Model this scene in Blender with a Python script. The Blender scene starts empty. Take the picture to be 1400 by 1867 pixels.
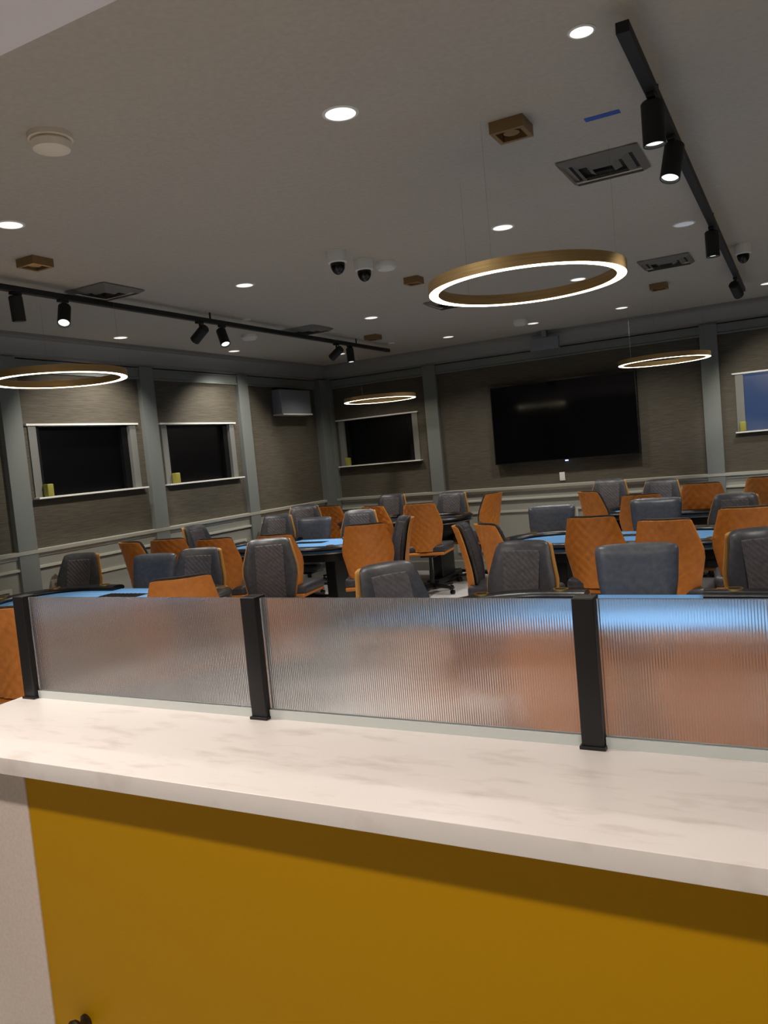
import bpy, bmesh, math, random
from mathutils import Vector, Matrix
random.seed(7)
PI = math.pi
S = bpy.context.scene
COL = S.collection

# ------------------------------------------------------------------ camera
FPX, YAW, PITCH, ROLL, EYE = 1456.63, -0.48755, -0.069087, -0.090931, 1.65
cy, sy, cp, sp = math.cos(YAW), math.sin(YAW), math.cos(PITCH), math.sin(PITCH)
fwd = Vector((sy*cp, cy*cp, sp)); rt = Vector((cy, -sy, 0)); up = rt.cross(fwd)
cr, sr = math.cos(ROLL), math.sin(ROLL)
r2 = cr*rt + sr*up; u2 = -sr*rt + cr*up
cam = bpy.data.cameras.new('camera'); camo = bpy.data.objects.new('camera', cam); COL.objects.link(camo)
camo.matrix_world = Matrix(((r2.x, u2.x, -fwd.x, 0), (r2.y, u2.y, -fwd.y, 0), (r2.z, u2.z, -fwd.z, EYE), (0, 0, 0, 1)))
cam.sensor_fit = 'VERTICAL'; cam.sensor_height = 36; cam.lens = FPX/1867*36
cam.clip_start = 0.02
S.camera = camo

# ------------------------------------------------------------------ world, exposure, lamp settings
w = bpy.data.worlds.new('World'); S.world = w; w.use_nodes = True
w.node_tree.nodes['Background'].inputs[0].default_value = (0.10, 0.14, 0.22, 1)
w.node_tree.nodes['Background'].inputs[1].default_value = 0.02
S.view_settings.view_transform = 'Standard'; S.view_settings.look = 'None'
S.view_settings.exposure = 1.9; S.view_settings.gamma = 1
S.cycles.max_bounces = 12; S.cycles.transparent_max_bounces = 8
S.cycles.sample_clamp_indirect = 4.0
S.cycles.caustics_reflective = False
S.cycles.blur_glossy = 1.0
P_DOWN = 15.0          # recessed downlights of the card room
P_COUNTER = 15.5       # unseen downlights in the soffit on the near side
P_TRACK = 26.0         # track heads
E_RING = 2.6           # glowing underside of the rings
WARM = (1.0, 0.90, 0.78); NEUT = (1.0, 0.95, 0.89)

# ------------------------------------------------------------------ materials
def lin(c):
    return tuple(((v/255)/12.92 if v/255 <= 0.04045 else ((v/255+0.055)/1.055)**2.4) for v in c) + (1,)
def mat(name, rgb, rough=0.5, metal=0.0, emit=None, es=0, spec=None, trans=0, ior=1.45, sample=True):
    m = bpy.data.materials.new(name); m.use_nodes = True
    b = m.node_tree.nodes['Principled BSDF']
    b.inputs['Base Color'].default_value = lin(rgb); b.inputs['Roughness'].default_value = rough
    b.inputs['Metallic'].default_value = metal; b.inputs['IOR'].default_value = ior
    if spec is not None: b.inputs['Specular IOR Level'].default_value = spec
    if trans: b.inputs['Transmission Weight'].default_value = trans
    if emit is not None:
        b.inputs['Emission Color'].default_value = lin(emit); b.inputs['Emission Strength'].default_value = es
    if not sample: m.cycles.emission_sampling = 'NONE'
    return m
def textured(name, c1, c2, scale=(1, 1, 1), nscale=8, rough=0.6, bump=0.0, detail=6, lo=0.35, hi=0.65, metal=0, kind='NOISE', bdist=0.005, spec=None):
    m = mat(name, c1, rough, metal, spec=spec); nt = m.node_tree; b = nt.nodes['Principled BSDF']
    tc = nt.nodes.new('ShaderNodeTexCoord'); mp = nt.nodes.new('ShaderNodeMapping'); mp.inputs['Scale'].default_value = scale
    nt.links.new(tc.outputs['Object'], mp.inputs['Vector'])
    n = nt.nodes.new('ShaderNodeTexNoise'); n.inputs['Scale'].default_value = nscale; n.inputs['Detail'].default_value = detail
    nt.links.new(mp.outputs[0], n.inputs['Vector'])
    r = nt.nodes.new('ShaderNodeValToRGB'); r.color_ramp.elements[0].position = lo; r.color_ramp.elements[1].position = hi
    r.color_ramp.elements[0].color = lin(c1); r.color_ramp.elements[1].color = lin(c2)
    nt.links.new(n.outputs['Fac'], r.inputs['Fac']); nt.links.new(r.outputs['Color'], b.inputs['Base Color'])
    if bump:
        bp = nt.nodes.new('ShaderNodeBump'); bp.inputs['Strength'].default_value = bump; bp.inputs['Distance'].default_value = bdist
        nt.links.new(n.outputs['Fac'], bp.inputs['Height']); nt.links.new(bp.outputs[0], b.inputs['Normal'])
    return m
M = {}
M['ceiling'] = textured('ceiling_paint', (176, 167, 155), (182, 173, 161), nscale=40, rough=0.75, bump=0.05)
M['soffit'] = mat('soffit_paint', (218, 212, 216), 0.7)
M['trim'] = mat('grey_trim_paint', (118, 122, 119), 0.45)
M['crown'] = mat('crown_paint', (140, 137, 133), 0.6)
M['wains'] = mat('wainscot_paint', (152, 152, 144), 0.45)
M['rail'] = mat('rail_paint', (186, 184, 172), 0.35)
M['paper'] = textured('grasscloth_wallpaper', (70, 65, 55), (96, 89, 76), scale=(1.2, 1.2, 34), nscale=5, rough=0.75, bump=0.5, detail=8, lo=0.3, hi=0.7)
M['carpet'] = textured('pale_carpet', (186, 186, 184), (222, 222, 220), scale=(3, 26, 1), nscale=4, rough=0.95, bump=0.2)
M['quartz'] = textured('white_quartz', (206, 196, 188), (228, 221, 215), scale=(3.6, 12.0, 4.0), nscale=2.6, rough=0.3, detail=12, lo=0.22, hi=0.46)
M['yellow'] = mat('mustard_laminate', (184, 136, 0), 0.6, spec=0.15)
M['pinkwhite'] = textured('pale_laminate', (206, 190, 178), (214, 199, 188), nscale=120, rough=0.6)
M['black'] = mat('black_powder_coat', (22, 21, 22), 0.42)
M['blackplastic'] = mat('black_plastic', (16, 16, 17), 0.4)
M['track'] = mat('black_track', (24, 24, 25), 0.6)
M['alu'] = mat('clear_channel', (196, 202, 199), 0.35, 0.0)
M['orange'] = textured('orange_leather', (204, 122, 46), (216, 132, 54), nscale=22, rough=0.42, bump=0.15)
M['edge'] = mat('lit_orange_leather_edge', (206, 150, 78), 0.45)  # side of the orange shell, its catch of light painted as lighter tan
M['charcoal'] = textured('charcoal_leather', (62, 61, 65), (74, 73, 77), nscale=30, rough=0.38, bump=0.15)
M['quilt'] = textured('brown_grey_quilting', (78, 72, 74), (94, 88, 90), nscale=40, rough=0.6)
M['slate'] = textured('slate_leather', (76, 79, 87), (88, 91, 99), nscale=30, rough=0.36, bump=0.1)
M['felt'] = textured('blue_felt', (98, 154, 212), (110, 166, 222), nscale=150, rough=0.9)
M['blackfelt'] = textured('black_laminate', (34, 34, 36), (42, 42, 44), nscale=50, rough=0.3)
M['line'] = mat('pale_blue_line', (178, 210, 238), 0.8)
M['railpad'] = textured('black_rail_vinyl', (22, 22, 25), (28, 28, 31), nscale=40, rough=0.3, bump=0.1)
M['gold'] = mat('gold_metal', (214, 170, 90), 0.3, 0.9)
M['silver'] = mat('silver_trim', (190, 190, 190), 0.25, 0.9)
M['brass'] = textured('brushed_brass', (184, 154, 104), (200, 170, 118), scale=(1, 1, 30), nscale=6, rough=0.38, metal=0.85)
M['bronze'] = mat('bronze', (140, 112, 74), 0.5, 0.4)
M['darkbronze'] = mat('dark_bronze', (58, 42, 24), 0.5, 0.4)
M['white'] = mat('white_plastic', (225, 222, 216), 0.45)
M['cream'] = mat('cream_plastic', (226, 214, 196), 0.5)
M['greybox'] = mat('grey_enamel', (128, 132, 138), 0.5)
M['smoked'] = mat('smoked_dome', (14, 13, 14), 0.12)
M['tv'] = mat('tv_glass', (5, 5, 6), 0.07)
M['pane'] = mat('dark_window_glass', (5, 5, 7), 0.3, spec=0.25)
M['shade'] = mat('black_blind', (9, 9, 10), 0.7, spec=0.2)
M['frame'] = mat('window_frame_grey', (120, 120, 116), 0.45)
M['sillw'] = mat('white_sill', (232, 230, 222), 0.35)
M['led'] = mat('led_diffuser', (255, 244, 220), 0.5, emit=(255, 240, 205), es=E_RING)
M['lens'] = mat('downlight_lens', (240, 238, 232), 0.5, emit=(255, 249, 244), es=0.24, sample=False)
M['lensdim'] = mat('dim_downlight_lens', (200, 200, 205), 0.5, emit=(225, 228, 235), es=0.06, sample=False)
M['mouth'] = mat('track_lamp_face', (245, 255, 245), 0.5, emit=(245, 255, 240), es=0.5, sample=False)
M['blueled'] = mat('standby_light', (120, 150, 255), 0.5, emit=(150, 175, 255), es=1.2, sample=False)
M['tape'] = mat('blue_tape', (52, 86, 170), 0.7)
M['canister'] = mat('yellow_green_card', (150, 146, 62), 0.5)
M['ventdark'] = mat('vent_throat', (30, 29, 28), 0.8)
M['vent'] = mat('vent_enamel', (158, 152, 144), 0.5)
# dusk light on the far right pane: its glow is painted into the pane's emission
m = mat('blue_glow_pane', (12, 18, 30), 0.2, emit=(70, 92, 130), es=0.2, sample=False)
nt = m.node_tree; b = nt.nodes['Principled BSDF']
tc = nt.nodes.new('ShaderNodeTexCoord'); nz = nt.nodes.new('ShaderNodeTexNoise'); nz.inputs['Scale'].default_value = 1.3
rp = nt.nodes.new('ShaderNodeValToRGB'); rp.color_ramp.elements[0].color = lin((52, 72, 108)); rp.color_ramp.elements[1].color = lin((84, 92, 116))
rp.color_ramp.elements[0].position = 0.4; rp.color_ramp.elements[1].position = 0.6
nt.links.new(tc.outputs['Object'], nz.inputs['Vector']); nt.links.new(nz.outputs['Fac'], rp.inputs['Fac']); nt.links.new(rp.outputs['Color'], b.inputs['Emission Color'])
M['bluepane'] = m
# fluted glass
m = mat('fluted_glass', (250, 250, 252), 0.11, trans=0.93, ior=1.42)
M['fluted'] = m

# ------------------------------------------------------------------ mesh helpers
def box(bm, x0, x1, y0, y1, z0, z1, mi=0, bev=0):
    vs = [bm.verts.new((x, y, z)) for x in (x0, x1) for y in (y0, y1) for z in (z0, z1)]
    fs = []
    for q in ((0, 1, 3, 2), (4, 6, 7, 5), (0, 4, 5, 1), (2, 3, 7, 6), (0, 2, 6, 4), (1, 5, 7, 3)):
        f = bm.faces.new([vs[i] for i in q]); f.material_index = mi; fs.append(f)
    if bev:
        es = list({e for f in fs for e in f.edges})
        bmesh.ops.bevel(bm, geom=es, offset=bev, segments=3, affect='EDGES', profile=0.6)
def lathe(bm, prof, n=32, c=(0, 0, 0), mi=0, axis=None):
    """prof: list of (radius, z)"""
    rot = Matrix.Identity(3)
    if axis is not None: rot = Vector((0, 0, 1)).rotation_difference(Vector(axis)).to_matrix()
    rings = []
    for (r, z) in prof:
        if r < 1e-6: rings.append([bm.verts.new(Vector(c) + rot @ Vector((0, 0, z)))])
        else: rings.append([bm.verts.new(Vector(c) + rot @ Vector((r*math.cos(2*PI*i/n), r*math.sin(2*PI*i/n), z))) for i in range(n)])
    for a, b_ in zip(rings, rings[1:]):
        for i in range(n):
            j = (i+1) % n
            if len(a) == 1 and len(b_) == 1: continue
            if len(a) == 1: f = bm.faces.new((a[0], b_[i], b_[j]))
            elif len(b_) == 1: f = bm.faces.new((a[i], a[j], b_[0]))
            else: f = bm.faces.new((a[i], a[j], b_[j], b_[i]))
            f.material_index = mi
def sweep(bm, path, sec, closed=False, mi=0, caps=True):
    """path: list of (x,y,z) in a horizontal plane; sec: list of (offset outward, dz)."""
    n = len(path); rings = []
    for i, p in enumerate(path):
        p = Vector(p)
        a = Vector(path[(i-1) % n]) if (closed or i > 0) else p
        c = Vector(path[(i+1) % n]) if (closed or i < n-1) else p
        t = (c-a); t.z = 0; t.normalize(); nrm = Vector((t.y, -t.x, 0))
        rings.append([bm.verts.new(p + nrm*o + Vector((0, 0, z))) for o, z in sec])
    m_ = len(sec)
    for i in range(n if closed else n-1):
        a = rings[i]; c = rings[(i+1) % n]
        for k in range(m_):
            f = bm.faces.new((a[k], a[(k+1) % m_], c[(k+1) % m_], c[k])); f.material_index = mi
    if not closed and caps:
        bm.faces.new(rings[0][::-1]); bm.faces.new(rings[-1])
def tube(bm, p0, p1, r, n=12, r1=None):
    p0 = Vector(p0); p1 = Vector(p1); L = (p1-p0).length
    lathe(bm, [(0, 0), (r, 0), (r if r1 is None else r1, L), (0, L)], n, p0, axis=(p1-p0))
def obj(name, bm, ms, parent=None, smooth=True, ang=40):
    bmesh.ops.recalc_face_normals(bm, faces=bm.faces[:])
    me = bpy.data.meshes.new(name); bm.to_mesh(me); bm.free()
    if not isinstance(ms, (list, tuple)): ms = [ms]
    for x in ms: me.materials.append(M[x])
    if smooth:
        me.polygons.foreach_set('use_smooth', [True]*len(me.polygons))
        me.set_sharp_from_angle(angle=math.radians(ang))
    o = bpy.data.objects.new(name, me); COL.objects.link(o)
    if parent: o.parent = parent
    return o
def tag(o, label, cat, group=None, kind=None):
    o['label'] = label; o['category'] = cat
    if group: o['group'] = group
    if kind: o['kind'] = kind
    return o
def struct(o):
    o['kind'] = 'structure'; return o
def thing(name, label, cat, loc=(0, 0, 0), rz=0, group=None):
    o = bpy.data.objects.new(name, None); COL.objects.link(o); o.empty_display_size = 0.1
    o.location = loc; o.rotation_euler = (0, 0, rz)
    return tag(o, label, cat, group)
def kids(o): return [c for c in bpy.data.objects if c.parent == o]
def copy_tree(o, parent=None):
    c = o.copy(); COL.objects.link(c); c.parent = parent
    for ch in kids(o): copy_tree(ch, c)
    return c
def spot(parent, loc, aim, power, angle, color=WARM, blend=0.6, radius=0.05):
    l = bpy.data.lights.new('lamp', 'SPOT'); l.energy = power; l.spot_size = math.radians(angle); l.spot_blend = blend
    l.color = color; l.shadow_soft_size = radius
    o = bpy.data.objects.new('lamp', l); COL.objects.link(o); o.parent = parent; o.location = loc
    o.rotation_euler = Vector(aim).to_track_quat('-Z', 'Y').to_euler(); return o

# ------------------------------------------------------------------ the room
XL, XR, YB, YF, H = -6.22, 3.6, 10.148, -2.2, 3.03
def bmn(): return bmesh.new()
bm = bmn(); box(bm, XL-0.2, XR+0.2, YF-0.2, YB+0.2, -0.1, 0); struct(obj('floor', bm, 'carpet', smooth=False))
bm = bmn(); box(bm, XL-0.2, XR+0.2, YF-0.2, YB+0.2, H, H+0.15); struct(obj('ceiling', bm, 'ceiling', smooth=False))
bm = bmn(); box(bm, XL, XR, YF, 1.46, 2.75, H-0.001); struct(obj('trim_soffit', bm, 'soffit', smooth=False))

def wall_with_holes(name, axis, pos, thick, u0, u1, z0, z1, holes, m):
    us = sorted({u0, u1} | {h[0] for h in holes} | {h[1] for h in holes}); zs = sorted({z0, z1} | {h[2] for h in holes} | {h[3] for h in holes})
    b_ = bmn()
    for a, c in zip(us, us[1:]):
        for e, f in zip(zs, zs[1:]):
            if any(h[0] <= a and c <= h[1] and h[2] <= e and f <= h[3] for h in holes): continue
            if axis == 'x': box(b_, pos-thick, pos, a, c, e, f)
            else: box(b_, a, c, pos, pos+thick, e, f)
    return struct(obj(name, b_, m, smooth=False))
WZ0, WZ1 = 1.56, 2.225
WL = [(4.98, 6.31), (6.69, 7.96)]; WB = [(-6.0, -4.72), (-0.66, 0.62)]
wall_with_holes('wall_left', 'x', XL, 0.2, YF, YB, 0, H, [(a, c, WZ0, WZ1) for a, c in WL], 'paper')
wall_with_holes('wall_back', 'y', YB, 0.2, XL, XR, 0, H, [(a, c, WZ0, WZ1) for a, c in WB], 'paper')
bm = bmn(); box(bm, XR, XR+0.2, YF, YB, 0, H); struct(obj('wall_right', bm, 'trim', smooth=False))
bm = bmn(); box(bm, XL, XR, YF-0.2, YF, 0, H); struct(obj('wall_front', bm, 'trim', smooth=False))

def crownsec(s=1):   # (out from wall, z)
    return [(0, 2.83), (0.03, 2.83), (0.03, 2.85), (0.055, 2.865), (0.065, 2.90), (0.10, 2.95), (0.15, 2.98), (0.155, 3.0), (0.175, 3.0), (0.175, H), (0, H)]
def runs(name, sec, m):
    """a moulding along both visible walls and the two others, mitred at the corners"""
    b_ = bmn(); cs = []
    for (x, y, sx, sy_) in ((XL, YF, 1, 1), (XL, YB, 1, -1), (XR, YB, -1, -1), (XR, YF, -1, 1)):
        cs.append([b_.verts.new((x+sx*o, y+sy_*o, z)) for o, z in sec])
    k = len(sec)
    for i in range(4):
        a, c = cs[i], cs[(i+1) % 4]
        for j in range(k): b_.faces.new((a[j], a[(j+1) % k], c[(j+1) % k], c[j]))
    return struct(obj(name, b_, m, ang=25))
runs('trim_crown', crownsec(), 'crown')
runs('trim_frieze', [(0, 2.70), (0.045, 2.70), (0.045, 2.715), (0.035, 2.725), (0.035, 2.80), (0.05, 2.80), (0.05, 2.815), (0, 2.815)], 'trim')
runs('trim_chair_rail', [(0, 1.03), (0.03, 1.03), (0.035, 1.055), (0.06, 1.065), (0.065, 1.095), (0, 1.10)], 'rail')
runs('trim_wainscot', [(0, 0.14), (0.02, 0.14), (0.02, 1.03), (0, 1.03)], 'wains')
runs('trim_lower_rail', [(0.02, 0.92), (0.045, 0.925), (0.045, 0.945), (0.02, 0.95)], 'rail')
runs('baseboard_all', [(0, 0), (0.035, 0), (0.035, 0.12), (0.025, 0.14), (0, 0.14)], 'wains')
# pilasters
n = 1
def pilaster(axis, c, wdt=0.2):
    global n
    b_ = bmn()
    if axis == 'x': box(b_, XL, XL+0.055, c-wdt/2, c+wdt/2, 0.14, 2.83)
    else: box(b_, c-wdt/2, c+wdt/2, YB-0.055, YB, 0.14, 2.83)
    struct(obj('trim_%d' % n, b_, 'trim', smooth=False)); n += 1
for c in (1.4, 3.1, 4.80, 6.51, 8.175): pilaster('x', c)
for c in (-4.475, -0.915, 2.6): pilaster('y', c, 0.19)
b_ = bmn(); box(b_, XL, XL+0.11, YB-0.26, YB, 0.14, 2.83); box(b_, XL, XL+0.17, YB-0.06, YB, 0.14, 2.83)
struct(obj('trim_%d' % n, b_, 'trim', smooth=False)); n += 1
# picture-frame mouldings on the wainscot between pilasters
def pframe(axis, a, c, z0=0.24, z1=0.79):
    global n
    b_ = bmn(); t = 0.028; d0, d1 = 0.019, 0.036
    for (u0, u1, v0, v1) in ((a, c, z1-t, z1), (a, c, z0, z0+t), (a, a+t, z0+t, z1-t), (c-t, c, z0+t, z1-t)):
        if axis == 'x': box(b_, XL+d0, XL+d1, u0, u1, v0, v1)
        else: box(b_, u0, u1, YB-d1, YB-d0, v0, v1)
    struct(obj('trim_%d' % n, b_, 'rail', smooth=False)); n += 1
for a, c in ((1.6, 2.9), (3.3, 4.6), (5.02, 6.3), (6.72, 7.96), (8.38, 9.78)): pframe('x', a, c)
for a, c in ((-5.95, -4.67), (-4.27, -2.8), (-2.6, -1.12), (-0.71, 0.8), (1.0, 2.4)): pframe('y', a, c)

# windows
def window(i, axis, a, c, blue=False):
    root = bpy.data.objects.new('window_%d' % i, None); COL.objects.link(root); root['kind'] = 'structure'
    def B(b2, u0, u1, d0, d1, z0, z1, bev=0):       # d: out of the wall into the room
        if axis == 'x': root.location = (XL, (a+c)/2, WZ0); box(b2, d0, d1, u0-(a+c)/2, u1-(a+c)/2, z0-WZ0, z1-WZ0, bev=bev)
        else: root.location = ((a+c)/2, YB, WZ0); box(b2, u0-(a+c)/2, u1-(a+c)/2, -d1, -d0, z0-WZ0, z1-WZ0, bev=bev)
    b1 = bmn(); f = 0.085
    B(b1, a, a+f, -0.1, 0.012, WZ0, WZ1); B(b1, c-f, c, -0.1, 0.012, WZ0, WZ1)
    obj('window_frame', b1, 'frame', root, smooth=False)
    b1 = bmn(); B(b1, a-0.03, c+0.02, -0.1, 0.035, WZ1-0.006, WZ1+0.012); obj('head_trim', b1, 'sillw', root, smooth=False)
    b1 = bmn(); B(b1, a-0.02, c+0.03, -0.1, 0.085, WZ0-0.014, WZ0+0.002, 0.003); obj('window_sill', b1, 'sillw', root, smooth=False)
    b1 = bmn(); B(b1, a+f, c-f, -0.09, -0.075, WZ0, WZ1); p = obj('pane', b1, 'bluepane' if blue else 'pane', root, smooth=False)
    if not blue:
        b1 = bmn(); B(b1, a+f, a+f+0.06, -0.074, -0.03, WZ0, WZ1); B(b1, c-f-0.08, c-f, -0.074, -0.03, WZ0, WZ1)
        obj('blind_channel', b1, 'shade', root, smooth=False)
k = 1
for a, c in WL: window(k, 'x', a, c); k += 1
window(k, 'y', *WB[0]); k += 1
window(k, 'y', *WB[1], blue=True)

# small yellow canisters at the left of every sill
def canister(x, y, where):
    b_ = bmn(); box(b_, -0.034, 0.034, -0.034, 0.034, 0, 0.115, bev=0.01)
    o = obj('small_box', b_, 'canister'); o.location = (x, y, WZ0+0.003)
    tag(o, 'small yellow green box on the sill of the ' + where, 'box', 'yellow green boxes on the window sills')
canister(XL+0.045, 5.10, 'larger dark window on the left wall')
canister(XL+0.045, 6.81, 'left wall window nearer the corner')
canister(-5.87, YB-0.045, 'dark window on the far wall')
canister(-0.60, YB-0.045, 'blue lit window at the right edge')

# television
t = thing('television', 'large black wall-mounted television on the far wall', 'television', (-2.675, YB-0.001, 1.91))
b_ = bmn(); box(b_, -0.93, 0.93, -0.095, -0.03, -0.51, 0.51, bev=0.006); obj('bezel', b_, 'blackplastic', t)
b_ = bmn(); box(b_, -0.917, 0.917, -0.0965, -0.094, -0.495, 0.497); obj('screen', b_, 'tv', t, smooth=False)
b_ = bmn(); box(b_, -0.3, 0.3, -0.03, 0, -0.25, 0.25); obj('wall_bracket', b_, 'blackplastic', t, smooth=False)
b_ = bmn(); box(b_, 0.0, 0.035, -0.09, -0.07, -0.524, -0.509); obj('standby_light', b_, 'blueled', t, smooth=False)
b_ = bmn(); box(b_, -0.035, 0.035, -0.012, 0, -0.055, 0.055, bev=0.004); o = obj('wall_plate', b_, 'white'); o.location = (-2.75, YB, 1.19)
tag(o, 'small white wall plate below the big television just above the rail', 'wall plate')

# grey boxes high on the walls
t = thing('wall_unit', 'pale grey box mounted high on the left wall by the far corner', 'wall unit', (XL, 9.2, 2.32))
b_ = bmn(); box(b_, 0.0, 0.15, -0.36, 0.36, 0.02, 0.34, bev=0.01); obj('housing', b_, 'greybox', t)
b_ = bmn(); box(b_, 0.0, 0.165, -0.36, 0.36, 0, 0.018); obj('lower_lip', b_, 'white', t, smooth=False)
t = thing('hanging_sign', 'blank pale grey box hanging from the ceiling above the big television', 'sign', (-2.78, 9.90, 2.79))
b_ = bmn(); box(b_, -0.18, 0.18, -0.03, 0.03, 0, 0.15, bev=0.006); obj('housing', b_, 'greybox', t)
b_ = bmn(); box(b_, -0.03, 0.03, -0.02, 0.02, 0.149, H-2.79); obj('hanger', b_, 'greybox', t, smooth=False)

# ------------------------------------------------------------------ ceiling fixtures
def downlight(x, y, label, z=H, power=P_DOWN, dim=False, group='recessed downlights in the grey ceiling', color=NEUT, angle=125):
    t = thing('recessed_downlight', label, 'ceiling light', (x, y, z), 0, group)
    b_ = bmn(); lathe(b_, [(0.062, 0), (0.062, -0.005), (0.070, -0.005), (0.075, -0.002), (0.075, 0)], 36); obj('trim_ring', b_, 'white', t)
    b_ = bmn(); lathe(b_, [(0, -0.002), (0.062, -0.004)], 36); obj('lens', b_, 'lensdim' if dim else 'lens', t)
    if power: spot(t, (0, 0, -0.03), (0, 0, -1), power, angle, color, 0.8, 0.06)
    return t
DL = [(-0.60, 2.88, 'bluish white round downlight left of the top end of the black track', 0),
 (-1.57, 2.90, 'largest bright round downlight, top middle of the photo', 0),
 (-3.60, 2.93, 'round downlight cut by the left edge of the photo', 0),
 (-1.62, 5.01, 'bright round downlight above the large glowing ring', 0),
 (-3.66, 5.00, 'round downlight midway between the left track and the camera domes', 0),
 (-1.66, 7.11, 'round downlight seen through the opening of the large ring', 0),
 (-3.72, 7.12, 'round downlight right of the left track, below the domes', 0),
 (-5.80, 5.83, 'round downlight between left crown moulding and track, leftmost', 0),
 (-3.76, 9.17, 'small round downlight before the far wall, left of the hanging grey box', 0),
 (-5.80, 7.59, 'round downlight beside the tilted heads of the left track', 0),
 (-5.26, 9.11, 'tiny round downlight near the far end of the left track', 0),
 (-1.68, 9.12, 'round downlight under the right side of the large ring near the crown', 0),
 (-2.70, 9.19, 'tiny downlight directly above the hanging grey box', 0),
 (-0.64, 5.90, 'faint unlit-looking round downlight left of the right track', 1),
 (-0.24, 9.08, 'round downlight at the right edge near the crown moulding', 0)]
for x, y, lb, dm in DL:
    d = downlight(x, y, lb, dim=bool(dm), power=2 if dm else P_DOWN)
    if lb.startswith('bluish'): d.scale = (0.64, 0.64, 1)
# the unseen ones to the right and behind the camera, same fixture
for x, y in ((0.9, 5.0), (0.9, 7.1), (0.9, 2.9), (2.6, 4.0), (2.6, 8.0)):
    downlight(x, y, 'recessed downlight of the card room right of the photo', group='downlights outside the photo')
for x, y, pw in ((-1.8, -0.15, P_COUNTER), (-0.6, -0.15, P_COUNTER), (0.6, -0.15, P_COUNTER), (-2.3, 1.0, P_COUNTER*2.2)):  # last one is added, to brighten the left end of the countertop
    downlight(x, y, 'unseen downlight in the soffit lighting the counter', z=2.75, power=pw, group='unseen downlights in the soffit', color=(1, 0.9, 0.82), angle=165)

def ring(x, y, z, label, r=0.468):
    t = thing('ring_pendant', label, 'pendant light', (x, y, z), 0, 'glowing brass ring pendants')
    circ = [((r-0.024)*math.cos(-2*PI*i/96), (r-0.024)*math.sin(-2*PI*i/96), 0) for i in range(96)]
    b_ = bmn(); sweep(b_, circ, [(-0.024, 0.0), (-0.024, 0.05), (0.024, 0.05), (0.024, 0.0), (0.0215, 0.0), (0.0215, 0.006), (-0.0215, 0.006), (-0.0215, 0)], closed=True)
    obj('brass_band', b_, 'brass', t)
    b_ = bmn(); sweep(b_, circ, [(-0.0214, -0.001), (-0.0214, 0.005), (0.0214, 0.005), (0.0214, -0.001)], closed=True); obj('light_strip', b_, 'led', t)
    for q in range(3):
        a = 2*PI*q/3+0.5; px, py = (r-0.024)*math.cos(a), (r-0.024)*math.sin(a)
        b_ = bmn(); tube(b_, (px, py, 0.05), (px, py, H-z), 0.0006, 6); obj('suspension_wire', b_, 'silver', t)
ring(-1.14, 3.81, 2.40, 'large glowing brass ring pendant over the nearest right table')
ring(-4.67, 4.06, 2.40, 'glowing brass ring pendant cut by the left edge of the photo')
ring(-4.83, 9.28, 2.38, 'thin glowing brass ring in front of the dark far-wall window')
ring(-1.27, 9.05, 2.385, 'thin glowing brass ring beside the upper right corner of the television')

def track(name_label, x, y0, y1, z=2.955):
    t = thing('light_track', name_label, 'track', (x, y0, z))
    b_ = bmn(); box(b_, -0.022, 0.022, 0, y1-y0, -0.02, 0.018, bev=0.003); obj('rail', b_, 'track', t)
    for q in (0.12, 0.5, 0.88):
        b_ = bmn(); tube(b_, (0, (y1-y0)*q, 0.015), (0, (y1-y0)*q, H-z), 0.008, 8); obj('hanger', b_, 'track', t)
    return t
track('long black light track on the right ceiling running towards the television', -0.45, 2.78, 8.75)
track('long black light track on the left ceiling running to the far corner', -4.50, 2.2, 9.0)
def head(x, y, aim, label, power=P_TRACK, lit=True, angle=55, drop=0.10, z=2.937):
    t = thing('track_spotlight', label, 'spotlight', (x, y, z), 0, 'cylindrical spotlights on the ceiling tracks')
    b_ = bmn(); box(b_, -0.016, 0.016, -0.04, 0.04, -0.02, 0.0, bev=0.003); tube(b_, (0, 0, -0.02), (0, 0, -drop+0.03), 0.008, 10); obj('mount', b_, 'track', t)
    a = Vector(aim).normalized(); L = 0.165; c = Vector((0, 0, -drop)); s0 = c - a*L*0.45
    b_ = bmn(); lathe(b_, [(0, 0), (0.036, 0), (0.043, 0.008), (0.043, L), (0.038, L), (0.036, L-0.012)], 28, s0, axis=a); obj('cylinder_body', b_, 'track', t)
    b_ = bmn(); lathe(b_, [(0, L-0.012), (0.0365, L-0.012)], 28, s0, axis=a); obj('lamp_face', b_, 'mouth', t)
    if lit: spot(t, s0 + a*(L+0.01), a, power, angle, (1, 0.94, 0.84), 0.5, 0.03)
head(-0.45, 3.34, (0.0, 0.0, -1), 'upper and larger black spotlight hanging straight down on the right track')
head(-0.45, 3.86, (-0.15, -0.3, -1), 'second black spotlight on the right track, tilted towards the counter')
head(-0.46, 5.74, (0, 0, -1), 'third black spotlight on the right track with bright face')
head(-0.46, 7.85, (0.2, 1, -0.55), 'last black spotlight at the far end of the right track, face hidden')
head(-4.50, 3.64, (-0.05, 0.1, -1), 'leftmost black spotlight on the left track, pointing down')
head(-4.50, 4.02, (0.35, -0.45, -0.8), 'black spotlight with the brightest face on the left track')
head(-4.50, 5.45, (-1, 0.12, -0.62), 'dark spotlight on the left track aimed away at the left wall, face hidden', angle=70)
head(-4.50, 5.75, (0.45, -0.25, -0.9), 'tilted black spotlight with lit oval face in the middle of the left track')
head(-4.50, 7.72, (-1, 0.05, -0.62), 'small dark spotlight near the far end of the left track, face hidden', angle=70)
head(-4.50, 8.02, (0.1, -0.1, -1), 'last small lit spotlight near the far end of the left track')

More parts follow.
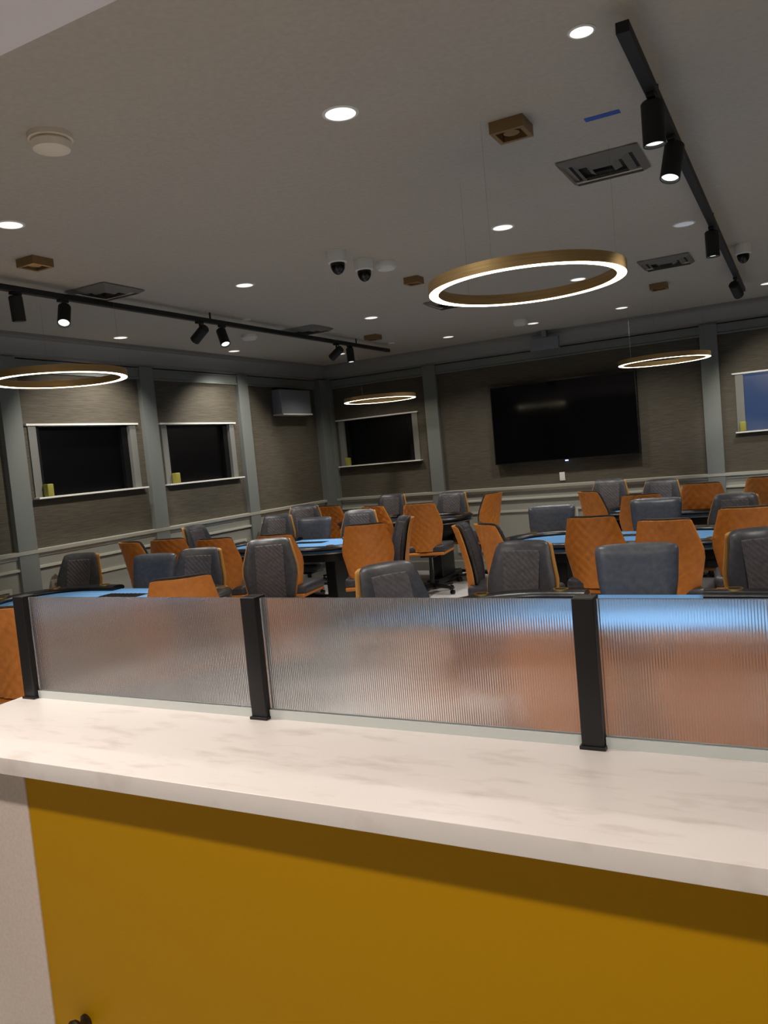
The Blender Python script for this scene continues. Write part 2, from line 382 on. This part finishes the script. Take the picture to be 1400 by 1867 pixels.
def dome(x, y, label, r=0.055):
    t = thing('dome_camera', label, 'security camera', (x, y, H), 0, 'dome cameras on the ceiling')
    b_ = bmn(); lathe(b_, [(0, 0), (r*1.12, 0), (r*1.12, -0.02), (r*1.05, -0.075), (r*0.9, -0.08), (0, -0.08)], 32); obj('housing', b_, 'white', t)
    b_ = bmn(); lathe(b_, [(r*0.82, -0.079)] + [(r*0.82*math.cos(a), -0.085-r*1.15*math.sin(a)) for a in [i*PI/2/8 for i in range(8)]] + [(0, -0.085-r*1.15)], 32); obj('dome', b_, 'smoked', t)
dome(-2.67, 4.70, 'dome camera with black globe, left of the pair on the middle ceiling', 0.06)
dome(-2.65, 5.03, 'dome camera with black globe, right of the pair on the middle ceiling', 0.06)
dome(-0.34, 6.93, 'dome camera on the ceiling at the right edge of the photo')
def puck(x, y, label, m='white', r=0.065, h=0.035, name='ceiling_sensor'):
    b_ = bmn(); lathe(b_, [(0, 0), (r, 0), (r, -h*0.6), (r*0.8, -h), (0, -h)], 28); o = obj(name, b_, m); o.location = (x, y, H)
    tag(o, label, 'sensor')
puck(-2.58, 5.24, 'white round sensor touching the right side of the dome camera pair', r=0.075, h=0.05)
puck(-5.02, 6.85, 'white round sensor beside the tilted head of the left track', r=0.085, h=0.05)
puck(-2.73, 8.80, 'pale round sensor left of the tiny downlight above the hanging box', r=0.08, h=0.06)
for x, y, lb in ((-4.51, 6.13, 'pale round sprinkler cover just above the middle of the left track'), (-4.41, 8.91, 'pale round sprinkler cover at the far end of the left track')):
    puck(x, y, lb, r=0.045, h=0.008, name='sprinkler_cover')
t = thing('smoke_detector', 'cream round smoke detector on the ceiling at upper left', 'smoke detector', (-2.57, 2.33, H))
b_ = bmn(); lathe(b_, [(0, 0), (0.085, 0), (0.085, -0.018), (0.06, -0.022)], 36); obj('base', b_, 'cream', t)
b_ = bmn(); lathe(b_, [(0.07, -0.02), (0.078, -0.03), (0.07, -0.055), (0.04, -0.065), (0, -0.066)], 36); obj('cap', b_, 'cream', t)

def vent(x, y, label, s=0.2):
    t = thing('ceiling_vent', label, 'air vent', (x, y, H), 0, 'square air vents in the ceiling')
    b_ = bmn(); box(b_, -s*0.8, s*0.8, -s*0.8, s*0.8, -0.004, 0.0); obj('throat', b_, 'ventdark', t, smooth=False)
    for i, q in enumerate((1.0, 0.7, 0.4)):
        b_ = bmn(); r1, r0 = s*q, s*q-0.032; z1, z0 = -0.008, -0.03
        vo = [b_.verts.new((a*r1, c*r1, z1)) for a, c in ((1, 1), (-1, 1), (-1, -1), (1, -1))]
        vi = [b_.verts.new((a*r0, c*r0, z0)) for a, c in ((1, 1), (-1, 1), (-1, -1), (1, -1))]
        for j in range(4): b_.faces.new((vo[j], vo[(j+1) % 4], vi[(j+1) % 4], vi[j]))
        bmesh.ops.solidify(b_, geom=b_.faces[:], thickness=0.003)
        obj('frame' if i == 0 else 'louvre', b_, 'vent', t, smooth=False)
vent(-4.42, 4.34, 'square ceiling vent just beyond the left track')
vent(-4.47, 7.11, 'square ceiling vent small, beside the far part of the left track')
vent(-0.83, 4.29, 'largest square ceiling vent, next to the two near heads of the right track')
vent(-0.92, 7.04, 'square ceiling vent beyond the third head of the right track')
vent(-2.85, 7.08, 'square ceiling vent seen low through the left of the large ring')
def bronze(x, y, label, s=0.075):
    t = thing('bronze_fitting', label, 'ceiling fitting', (x, y, H), 0, 'square bronze fittings in the ceiling')
    b_ = bmn(); p = [(s, s, 0), (-s, s, 0), (-s, -s, 0), (s, -s, 0)]
    for (x0, x1, y0, y1) in ((-s, s, s-0.02, s), (-s, s, -s, -s+0.02), (-s, -s+0.02, -s+0.02, s-0.02), (s-0.02, s, -s+0.02, s-0.02)): box(b_, x0, x1, y0, y1, -0.05, 0)
    obj('square_frame', b_, 'bronze', t, smooth=False)
    b_ = bmn(); box(b_, -s+0.02, s-0.02, -s+0.02, s-0.02, -0.01, 0); obj('inner_plate', b_, 'darkbronze', t, smooth=False)
    b_ = bmn(); lathe(b_, [(0, -0.01), (0.03, -0.01), (0.035, -0.04), (0, -0.042)], 20); obj('core', b_, 'bronze', t)
bronze(-1.05, 3.47, 'square bronze fitting, largest, left of the right track')
bronze(-4.06, 3.45, 'square bronze fitting above the left track near the left edge')
bronze(-1.13, 8.05, 'square bronze fitting low beyond the right end of the large ring')
bronze(-4.26, 8.15, 'small square bronze fitting near the far end of the left track')
bronze(-2.65, 5.85, 'small square bronze fitting right of the dome camera pair', 0.06)
b_ = bmn(); box(b_, -0.075, 0.075, -0.022, 0.022, -0.001, 0); o = obj('blue_tape', b_, 'tape', smooth=False); o.location = (-0.70, 3.66, H-0.0005)
tag(o, 'small strip of blue tape on the ceiling beside the right track', 'tape')

# ------------------------------------------------------------------ counter
CX0, CX1, CYF, CYB, CZ = -1.875, 1.6, 1.045, 1.43, 1.10
b_ = bmn(); box(b_, CX0, CX1, CYF, CYB, CZ-0.036, CZ, bev=0.0015); o = obj('countertop', b_, 'quartz', ang=60)
tag(o, 'long white veined quartz countertop with black posts and glass screens on it', 'countertop')
t = thing('service_counter', 'yellow fronted counter base with pale end under the quartz top', 'counter', (-0.14, 1.25, 0))
ox, oy = 0.14, -1.25
b_ = bmn(); box(b_, -1.553+ox, 1.55+ox, 1.130+oy, 1.148+oy, 0.08, CZ-0.036); obj('front_panel', b_, 'yellow', t, smooth=False)['label'] = 'mustard yellow front panel'
b_ = bmn(); box(b_, -1.85+ox, -1.5531+ox, 1.126+oy, 1.40+oy, 0, CZ-0.036, bev=0.002); obj('end_panel', b_, 'pinkwhite', t)['label'] = 'pale pinkish white end panel'
b_ = bmn(); box(b_, -1.54+ox, 1.55+ox, 1.149+oy, 1.40+oy, 0, CZ-0.037); obj('carcass', b_, 'black', t, smooth=False)
b_ = bmn(); kx, kz = -1.45, 0.478
lathe(b_, [(0, 0), (0.016, 0), (0.016, 0.004), (0.008, 0.008), (0.008, 0.018), (0.019, 0.024), (0.022, 0.032), (0.017, 0.04), (0, 0.042)], 24, (kx+ox, 1.130+oy, kz), axis=(0, -1, 0))
obj('knob', b_, 'darkbronze', t)['label'] = 'dark round knob'

PY, PX = 1.395, (-1.833, -1.085, -0.355, 0.375, 1.105)
PL = ['black screen post at the left end of the countertop', 'black screen post between the left and middle glass screens', 'black screen post nearest the right, in front of the orange chair backs',
      'black screen post on the countertop right of the photo', 'black screen post at the far right of the countertop']
for x, lb in zip(PX, PL):
    t = thing('screen_post', lb, 'post', (x, PY, CZ), 0, 'black posts on the countertop')
    b_ = bmn(); box(b_, -0.0195, 0.0195, -0.02, 0.02, 0.003, 0.272, bev=0.002); obj('post', b_, 'black', t)
    b_ = bmn(); box(b_, -0.023, 0.023, -0.024, 0.024, 0, 0.006, bev=0.001); obj('foot', b_, 'black', t)
def screen(x0, x1, label):
    c = (x0+x1)/2; hw = (x1-x0)/2-0.0215
    t = thing('glass_screen', label, 'glass screen', (c, PY, CZ), 0, 'reeded glass screens on the countertop')
    b_ = bmn(); pitch = 0.0048; N = int(2*hw/pitch*8); z0, z1 = 0.012, 0.268
    ra, rb = [], []
    for i in range(N+1):
        x = -hw+2*hw*i/N; a = 0.00033*math.cos(2*PI*x/pitch)
        ra.append((b_.verts.new((x, -0.0045-a, z0)), b_.verts.new((x, -0.0045-a, z1))))
        rb.append((b_.verts.new((x, 0.0035, z0)), b_.verts.new((x, 0.0035, z1))))
    for i in range(N):
        b_.faces.new((ra[i][0], ra[i+1][0], ra[i+1][1], ra[i][1])); b_.faces.new((rb[i+1][0], rb[i][0], rb[i][1], rb[i+1][1]))
        b_.faces.new((ra[i][1], ra[i+1][1], rb[i+1][1], rb[i][1])); b_.faces.new((ra[i+1][0], ra[i][0], rb[i][0], rb[i+1][0]))
    for i in (0, N): b_.faces.new((ra[i][0], ra[i][1], rb[i][1], rb[i][0]))
    obj('reeded_pane', b_, 'fluted', t, ang=60)
    b_ = bmn()
    box(b_, -hw, hw, -0.0085, -0.006, 0.0, 0.02); box(b_, -hw, hw, 0.005, 0.0075, 0.0, 0.02); box(b_, -hw, hw, -0.006, 0.005, 0.0, 0.011)
    obj('bottom_channel', b_, 'alu', t, smooth=False)
screen(PX[0], PX[1], 'left reeded glass screen on the countertop')
screen(PX[1], PX[2], 'middle reeded glass screen on the countertop between two posts')
screen(PX[2], PX[3], 'right reeded glass screen with orange showing through')
screen(PX[3], PX[4], 'reeded glass screen on the countertop right of the photo')

# ------------------------------------------------------------------ tables
TA, TB = 1.1, 0.55
def stadium(a, b_, r_off=0.0, n_=20, start=None):
    """counter-clockwise outline starting at the middle of the +y side"""
    a -= r_off; b_ -= r_off; s = a-b_; pts = [(0, b_)]
    for i in range(1, 7): pts.append((-s*i/6, b_))
    for i in range(1, n_+1): pts.append((-s+b_*math.cos(PI/2+PI*i/n_), b_*math.sin(PI/2+PI*i/n_)))
    for i in range(1, 13): pts.append((-s+2*s*i/12, -b_))
    for i in range(1, n_+1): pts.append((s+b_*math.cos(-PI/2+PI*i/n_), b_*math.sin(-PI/2+PI*i/n_)))
    for i in range(1, 6): pts.append((s-s*i/6, b_))
    return pts
def prism(bm, pts, z0, z1):
    lo = [bm.verts.new((x, y, z0)) for x, y in pts]; hi = [bm.verts.new((x, y, z1)) for x, y in pts]
    k_ = len(pts)
    for i in range(k_): bm.faces.new((lo[i], lo[(i+1) % k_], hi[(i+1) % k_], hi[i]))
    bm.faces.new(hi); bm.faces.new(lo[::-1])
def poker_table(label, loc, rz=0, felt='felt', a=TA):
    t = thing('poker_table', label, 'poker table', loc, rz, 'oval poker tables')
    G = 0.31
    b_ = bmn(); prism(b_, stadium(a, TB, 0.03), 0.735, 0.762); f = obj('felt_top', b_, felt, t)
    if felt == 'felt':
        f['label'] = 'light blue felt top'
        b_ = bmn(); pts = stadium(a, TB, 0.24); pts = pts[::-1]
        sweep(b_, [(x, y, 0.7625) for x, y in pts], [(-0.004, 0), (-0.004, 0.0008), (0.004, 0.0008), (0.004, 0)], closed=True); obj('betting_line', b_, 'line', f)
    # padded rail, open on the dealer side
    s = a-0.07; pth = [(x, y) for x, y in stadium(a, TB, 0.07)]
    pth = [p for p in pth if not (p[1] > TB-0.08 and abs(p[0]) < G)]
    # order so the open path starts and ends at the gap
    start = min(range(len(pth)), key=lambda i: (0 if pth[i][1] > TB-0.09 and pth[i][0] < 0 else 1, -pth[i][0]))
    pth = pth[start:]+pth[:start]
    pth = [(-G, TB-0.07)] + pth + [(G, TB-0.07)]
    sec = [(0.07*math.cos(q)*1.0, 0.762+0.012+0.028*math.sin(q)) for q in [2*PI*i/14 for i in range(14)]]
    b_ = bmn(); sweep(b_, [(x, y, 0) for x, y in pth], sec); obj('padded_rail', b_, 'railpad', t)
    b_ = bmn(); prism(b_, stadium(a, TB, 0.005), 0.722, 0.734); obj('edge_trim', b_, 'silver', t)
    b_ = bmn(); prism(b_, stadium(a, TB, 0.05), 0.64, 0.722); obj('apron', b_, 'blackplastic', t)
    for i in range(10):
        idx = int(len(pth)*(i+0.5)/10); x, y = pth[idx]
        b_ = bmn(); lathe(b_, [(0.034, 0.79), (0.034, 0.806), (0.043, 0.806), (0.044, 0.8), (0.044, 0.79)], 20, (x, y, 0)); lathe(b_, [(0, 0.803), (0.034, 0.803)], 20, (x, y, 0), mi=1)
        obj('cup_holder', b_, ['gold', 'blackplastic'], t)
    b_ = bmn(); box(b_, -0.2, 0.2, 0.15, 0.30, 0.7615, 0.765)
    for q in range(9): box(b_, -0.185+q*0.0425, -0.18+q*0.0425, 0.16, 0.29, 0.765, 0.768)
    obj('chip_tray', b_, 'blackplastic', t)
    for sx in (-1, 1):
        b_ = bmn(); box(b_, sx*0.5-0.06, sx*0.5+0.06, -0.2, 0.2, 0.06, 0.64, bev=0.01); obj('pedestal', b_, 'blackplastic', t)
        b_ = bmn(); box(b_, sx*0.5-0.08, sx*0.5+0.08, -0.38, 0.38, 0, 0.06, bev=0.012); obj('foot', b_, 'blackplastic', t)
    return t
poker_table('oval poker table nearest the right glass screens with light blue felt', (-0.81, 3.98, 0))
poker_table('oval poker table at the far left behind the left glass screen', (-4.72, 4.24, 0))
poker_table('oval poker table in the middle left with blue felt, by the far corner', (-4.95, 7.28, 0), a=1.0)
poker_table('oval poker table on the right, second behind the nearest one', (-1.42, 6.98, 0.0))
poker_table('oval poker table on the right before the television, farthest with blue felt', (-0.98, 9.10, 0.03))
poker_table('black topped poker table by the far wall left of the television', (-4.52, 9.05, 0.06), felt='blackfelt', a=0.9)

# ------------------------------------------------------------------ chairs
def slab_grid(bm, wfun, z0, z1, yf, thick, shrink=1.0, nu=20, nv=24, front=lambda u, v: 0, back=lambda u, v: 0, mi_f=0, mi_b=0, mi_e=0, corner=0.0):
    """upright curved slab. yf(u,v): y of the back surface; front surface lies thick in front (-y)"""
    A, B = [], []
    for j in range(nv+1):
        v = j/nv; ra, rb = [], []
        for i in range(nu+1):
            u = -1+2*i/nu
            vv = v
            if corner:   # rounded upper and lower corners
                e = abs(u)**8
                vv = v*(1-corner*e) if v > 0.5 else v
                vv = 0.5+(v-0.5)*(1-corner*e)
            x = u*wfun(v)/2*shrink; z = z0+(z1-z0)*vv
            tk = thick*(1-0.75*abs(u)**6)*(1-0.7*abs(2*v-1)**10)
            yb = yf(u, v)
            ra.append(bm.verts.new((x, yb-tk-front(u, v), z))); rb.append(bm.verts.new((x, yb+back(u, v), z)))
        A.append(ra); B.append(rb)
    for j in range(nv):
        for i in range(nu):
            f = bm.faces.new((A[j][i], A[j][i+1], A[j+1][i+1], A[j+1][i])); f.material_index = mi_f
            f = bm.faces.new((B[j][i+1], B[j][i], B[j+1][i], B[j+1][i+1])); f.material_index = mi_b
    for j in range(nv):
        for i in (0, nu):
            f = bm.faces.new((A[j][i], A[j+1][i], B[j+1][i], B[j][i])); f.material_index = mi_e
    for i in range(nu):
        for j in (0, nv):
            f = bm.faces.new((A[j][i], A[j][i+1], B[j][i+1], B[j][i])); f.material_index = mi_e
def lerp_tab(tab):
    def f(v):
        for (a, x), (b_, y) in zip(tab, tab[1:]):
            if v <= b_: return x+(y-x)*(v-a)/(b_-a)
        return tab[-1][1]
    return f
shell_w = lerp_tab([(0, 0.33), (0.12, 0.39), (0.5, 0.475), (0.62, 0.475), (0.97, 0.375), (1, 0.365)])
deal_w = lerp_tab([(0, 0.26), (0.08, 0.34), (0.2, 0.39), (0.5, 0.43), (0.95, 0.455), (1, 0.44)])
ZT = 1.0
def add_base(t):
    out = []
    b_ = bmn(); tube(b_, (0, 0, 0.10), (0, 0, 0.28), 0.026, 16); out.append(obj('gas_column', b_, 'blackplastic', t))
    b_ = bmn(); lathe(b_, [(0, 0.075), (0.045, 0.075), (0.045, 0.12), (0.03, 0.13), (0, 0.13)], 20)
    for q in range(5):
        a = 2*PI*q/5+0.3; d = Vector((math.cos(a), math.sin(a), 0)); s = Vector((-d.y, d.x, 0))
        p0, p1 = d*0.03, d*0.29; vs = []
        for p, wd, zl, zh in ((p0, 0.028, 0.078, 0.12), (p1, 0.018, 0.062, 0.085)):
            vs.append([b_.verts.new(p+s*sx*wd+Vector((0, 0, zz))) for sx, zz in ((-1, zl), (1, zl), (1, zh), (-1, zh))])
        for k_ in range(4): b_.faces.new((vs[0][k_], vs[0][(k_+1) % 4], vs[1][(k_+1) % 4], vs[1][k_]))
        b_.faces.new(vs[0]); b_.faces.new(vs[1])
    obj('star_base', b_, 'blackplastic', t)
    cas = None
    for q in range(5):
        a = 2*PI*q/5+0.3; d = Vector((math.cos(a), math.sin(a), 0)); s = Vector((-d.y, d.x, 0))
        if cas is None:
            b_ = bmn()
            for sg in (-1, 1): lathe(b_, [(0, 0), (0.02, 0), (0.026, 0.004), (0.026, 0.014), (0.02, 0.018), (0, 0.018)], 18, (sg*0.006 if sg > 0 else -0.024, 0, 0.026), axis=(1, 0, 0))
            tube(b_, (0, 0, 0.03), (0, 0, 0.07), 0.007, 8); cas = obj('caster', b_, 'blackplastic', t); c = cas
        else:
            c = cas.copy(); COL.objects.link(c)
        c.location = d*0.275; c.rotation_euler = (0, 0, a)
def player_chair():
    t = thing('poker_chair', '-', 'chair')
    YB0 = 0.24
    def yf(u, v): return YB0 + 0.10*v - 0.075*abs(u)**2.2 - 0.03*math.sin(PI*v)
    def quilt(u, v):
        x = u*0.235; z = v*0.56; a = (x+z)/0.085; c = (x-z)/0.085
        return 0.009*(abs(math.sin(PI*a))*abs(math.sin(PI*c)))**0.5*(1-abs(u)**10)
    b_ = bmn(); slab_grid(b_, shell_w, 0.43, ZT-0.012, yf, 0.03, 1.0, 40, 44, back=quilt, mi_f=1, mi_b=0, mi_e=1, corner=0.03)
    sh = obj('back_shell', b_, ['orange', 'edge'], t, ang=70); sh['label'] = 'orange diamond-quilted outer back'
    def yc(u, v): return yf(u, 0.1+0.9*v)-0.026
    b_ = bmn(); slab_grid(b_, lambda v: shell_w(0.08+0.92*v), 0.46, ZT, yc, 0.05, 0.93, 22, 24, front=lambda u, v: 0.012*math.cos(PI*u/2), corner=0.05)
    cu = obj('back_cushion', b_, 'charcoal', t, ang=60); cu['label'] = 'charcoal padded inner back'
    def yq(u, v): return yc(u*0.5, 0.08+0.84*v)-0.05-0.012
    def rib(u, v): 
        q = (u*0.11 + v*0.45)/0.036
        return 0.006*abs(math.sin(PI*q))+0.002
    b_ = bmn(); slab_grid(b_, lambda v: 0.235, 0.50, ZT-0.055, yq, 0.003, 1.0, 22, 60, front=rib)
    obj('quilted_panel', b_, 'quilt', cu, ang=70)['label'] = 'brown grey panel with diagonal ribs'
    b_ = bmn(); box(b_, -0.24, 0.24, -0.25, 0.22, 0.405, 0.50, bev=0.035); obj('seat', b_, 'charcoal', t, ang=60)
    b_ = bmn(); box(b_, -0.235, 0.235, -0.235, 0.235, 0.385, 0.42, bev=0.015); obj('seat_shell', b_, 'orange', t, ang=60)
    b_ = bmn(); box(b_, -0.09, 0.09, -0.11, 0.11, 0.345, 0.386, bev=0.01); tube(b_, (0, 0, 0.15), (0, 0, 0.35), 0.018, 14); obj('lift_mechanism', b_, 'blackplastic', t)
    add_base(t); return t
def dealer_chair():
    t = thing('dealer_chair', '-', 'chair')
    def yf(u, v): return 0.22 + 0.09*v - 0.05*abs(u)**2
    b_ = bmn(); slab_grid(b_, deal_w, 0.60, ZT, yf, 0.06, 1.0, 26, 24, front=lambda u, v: 0.016*math.cos(PI*u/2)*math.sin(PI*v)**0.5, corner=0.06)
    obj('backrest', b_, 'slate', t, ang=60)['label'] = 'smooth slate grey padded back'
    b_ = bmn(); box(b_, -0.045, 0.045, 0.16, 0.19, 0.40, 0.72, bev=0.01); box(b_, -0.04, 0.04, 0.19, 0.24, 0.64, 0.74, bev=0.01); obj('back_bar', b_, 'blackplastic', t)
    b_ = bmn(); box(b_, -0.235, 0.235, -0.25, 0.2, 0.415, 0.50, bev=0.035); obj('seat', b_, 'slate', t, ang=60)
    b_ = bmn(); box(b_, -0.09, 0.09, -0.11, 0.19, 0.37, 0.416, bev=0.01); tube(b_, (0, 0, 0.15), (0, 0, 0.39), 0.018, 14); obj('lift_mechanism', b_, 'blackplastic', t)
    add_base(t); return t
protoP, protoD = player_chair(), dealer_chair()
used = {}
UPPER = ('back_shell', 'back_cushion', 'seat', 'seat_shell', 'lift_mechanism', 'backrest', 'back_bar')
def place(kind, x, y, zt, face, label, group):
    """x, y, zt: where the middle of the top of the back is; face: heading in degrees the sitter looks (0 = +x, 90 = +y)"""
    proto = protoP if kind == 'P' else protoD
    if kind not in used: c = proto; used[kind] = 1
    else: c = copy_tree(COPYSRC[kind])
    th = math.radians(face); off = 0.30
    c.location = (x+off*math.cos(th), y+off*math.sin(th), 0); c.rotation_euler = (0, 0, th+PI/2)
    for ch in kids(c):
        if ch.name.split('.')[0] in UPPER: ch.location.z = zt-ZT
    c['label'] = label; c['group'] = group
    return c
COPYSRC = {}
# sources keep neutral heights: copy everything first from pristine prototypes
COPYSRC['P'], COPYSRC['D'] = protoP, protoD
GP, GD = 'orange and charcoal poker chairs', 'slate grey dealer chairs'
CH = [
 ('P', -5.90, 5.18, 1.02, -78, 'charcoal quilted chair at far left behind the left table'),
 ('P', -4.28, 3.02, 0.98, 95, 'orange-backed chair at the left edge outside the glass screen'),
 ('P', -3.37, 3.66, 1.04, 135, 'orange chair back right above the left glass screen, its charcoal top showing'),
 ('P', -5.55, 5.36, 1.09, 72, 'thin side view of an orange chair left of the slate dealer chair at left'),
 ('D', -4.78, 4.96, 1.02, -88, 'slate dealer chair at the far left table'),
 ('P', -5.56, 5.88, 1.045, 105, 'orange chair back directly behind the left slate dealer chair'),
 ('P', -4.27, 4.93, 1.06, -80, 'charcoal quilted chair right of the left slate dealer chair'),
 ('P', -5.06, 5.98, 1.02, 105, 'orange quilted chair back with tapering side left of the big black chair'),
 ('P', -5.93, 6.66, 1.095, 5, 'small charcoal chair close to the left wall rail, lit orange edge on its left'),
 ('P', -4.02, 5.48, 1.055, -62, 'big plain black-faced chair above the left black post'),
 ('P', -4.39, 6.03, 1.027, 98, 'orange chair back peeking out right behind the big black-faced chair'),
 ('P', -5.85, 8.22, 1.05, -75, 'charcoal chair with lit orange right edge left of the mid-left slate dealer chair'),
 ('P', -5.84, 8.80, 1.115, -60, 'dark chair farthest into the corner behind the mid-left table'),
 ('D', -5.22, 8.10, 1.00, -85, 'slate dealer chair at the middle left table'),
 ('P', -5.72, 9.15, 1.06, 92, 'orange chair back near the far corner above the mid-left dealer chair'),
 ('P', -4.62, 8.14, 1.06, -75, 'light grey quilted chair beyond the blue felt of the middle left table'),
 ('P', -4.65, 8.43, 1.075, 75, 'orange chair mostly hidden behind the light grey quilted one'),
 ('P', -3.50, 6.20, 1.07, 112, 'plain orange chair back right of the middle left blue felt'),
 ('P', -2.05, 3.76, 1.08, -28, 'black quilted chair with lit orange left edge just above the middle glass screen'),
 ('P', -3.57, 7.26, 1.032, 222, 'side view chair facing left with dark cushion in the centre aisle'),
 ('P', -3.88, 8.15, 1.092, 98, 'orange quilted chair back in the centre before the black topped table'),
 ('P', -4.12, 9.78, 1.107, -88, 'light grey chair by the far wall rail, right of its darker twin'),
 ('P', -4.98, 9.72, 1.134, -88, 'dark grey chair by the far wall rail, under the left edge of the thin ring'),
 ('P', -3.35, 9.28, 1.094, 168, 'orange chair right of the black topped table with dark left edge'),
 ('P', -2.62, 6.24, 1.027, 12, 'black and orange chair seen edge on, left of its neighbour in the aisle'),
 ('P', -2.20, 5.71, 1.08, 42, 'orange sided chair seen edge on, touching the diagonal ribbed one'),
 ('P', -1.56, 4.80, 1.05, -95, 'charcoal chair with clear diagonal ribs in the middle right foreground'),
 ('D', -2.20, 7.66, 1.03, -85, 'slate grey chair alone beyond the left end of the second right table'),
 ('P', -2.09, 8.55, 1.09, 45, 'small orange side view chair below the television with dark right edge'),
 ('P', -2.06, 9.74, 1.14, -92, 'grey quilted chair by the far wall under the television, left one'),
 ('P', -1.47, 9.72, 1.10, -92, 'grey quilted chair by the far wall under the right end of the television'),
 ('P', -1.44, 8.10, 1.057, 90, 'orange chair peeking out left of the second right slate dealer chair'),
 ('D', -1.22, 7.65, 1.048, -88, 'slate dealer chair at the second table on the right'),
 ('P', -0.93, 8.60, 1.10, 88, 'orange chair back under the right pilaster, plain and upright'),
 ('P', -0.54, 7.72, 1.048, -100, 'grey chair at the right, behind the large orange back'),
 ('P', -0.34, 8.80, 1.113, 90, 'orange chair cut by the right edge of the photo, farthest back'),
 ('P', -1.465, 6.07, 1.06, 88, 'large orange quilted back left of the front slate dealer chair'),
 ('P', -0.88, 5.72, 1.052, 84, 'large orange quilted back right behind the front slate dealer chair'),
 ('D', -0.87, 4.66, 1.03, -82, 'front slate dealer chair, largest, above the right black post'),
 ('P', -0.36, 5.98, 1.087, 95, 'orange back at the right edge behind the large charcoal chair'),
 ('P', -0.27, 4.95, 1.06, -62, 'large charcoal chair with lit orange left edge at the right edge'),
 ('P', -1.22, 2.98, 0.95, 88, 'orange chair seen blurred through the middle glass screen by the right post'),
 ('P', -0.58, 2.92, 0.95, 92, 'orange chair seen blurred through the right glass screen'),
 ('P', 0.02, 2.98, 0.95, 94, 'orange chair seen through the right glass screen at the photo edge'),
]
srcs = {}
for ch in CH:
    kd = ch[0]
    if kd not in srcs: srcs[kd] = 1
# place copies first, the prototypes themselves last, so copies start from neutral heights
first = {}
for ch in CH:
    if ch[0] not in first: first[ch[0]] = ch; continue
    used[ch[0]] = 1
    place(*ch, GP if ch[0] == 'P' else GD)
used.clear()
for kd, ch in first.items(): place(*ch, GP if kd == 'P' else GD)
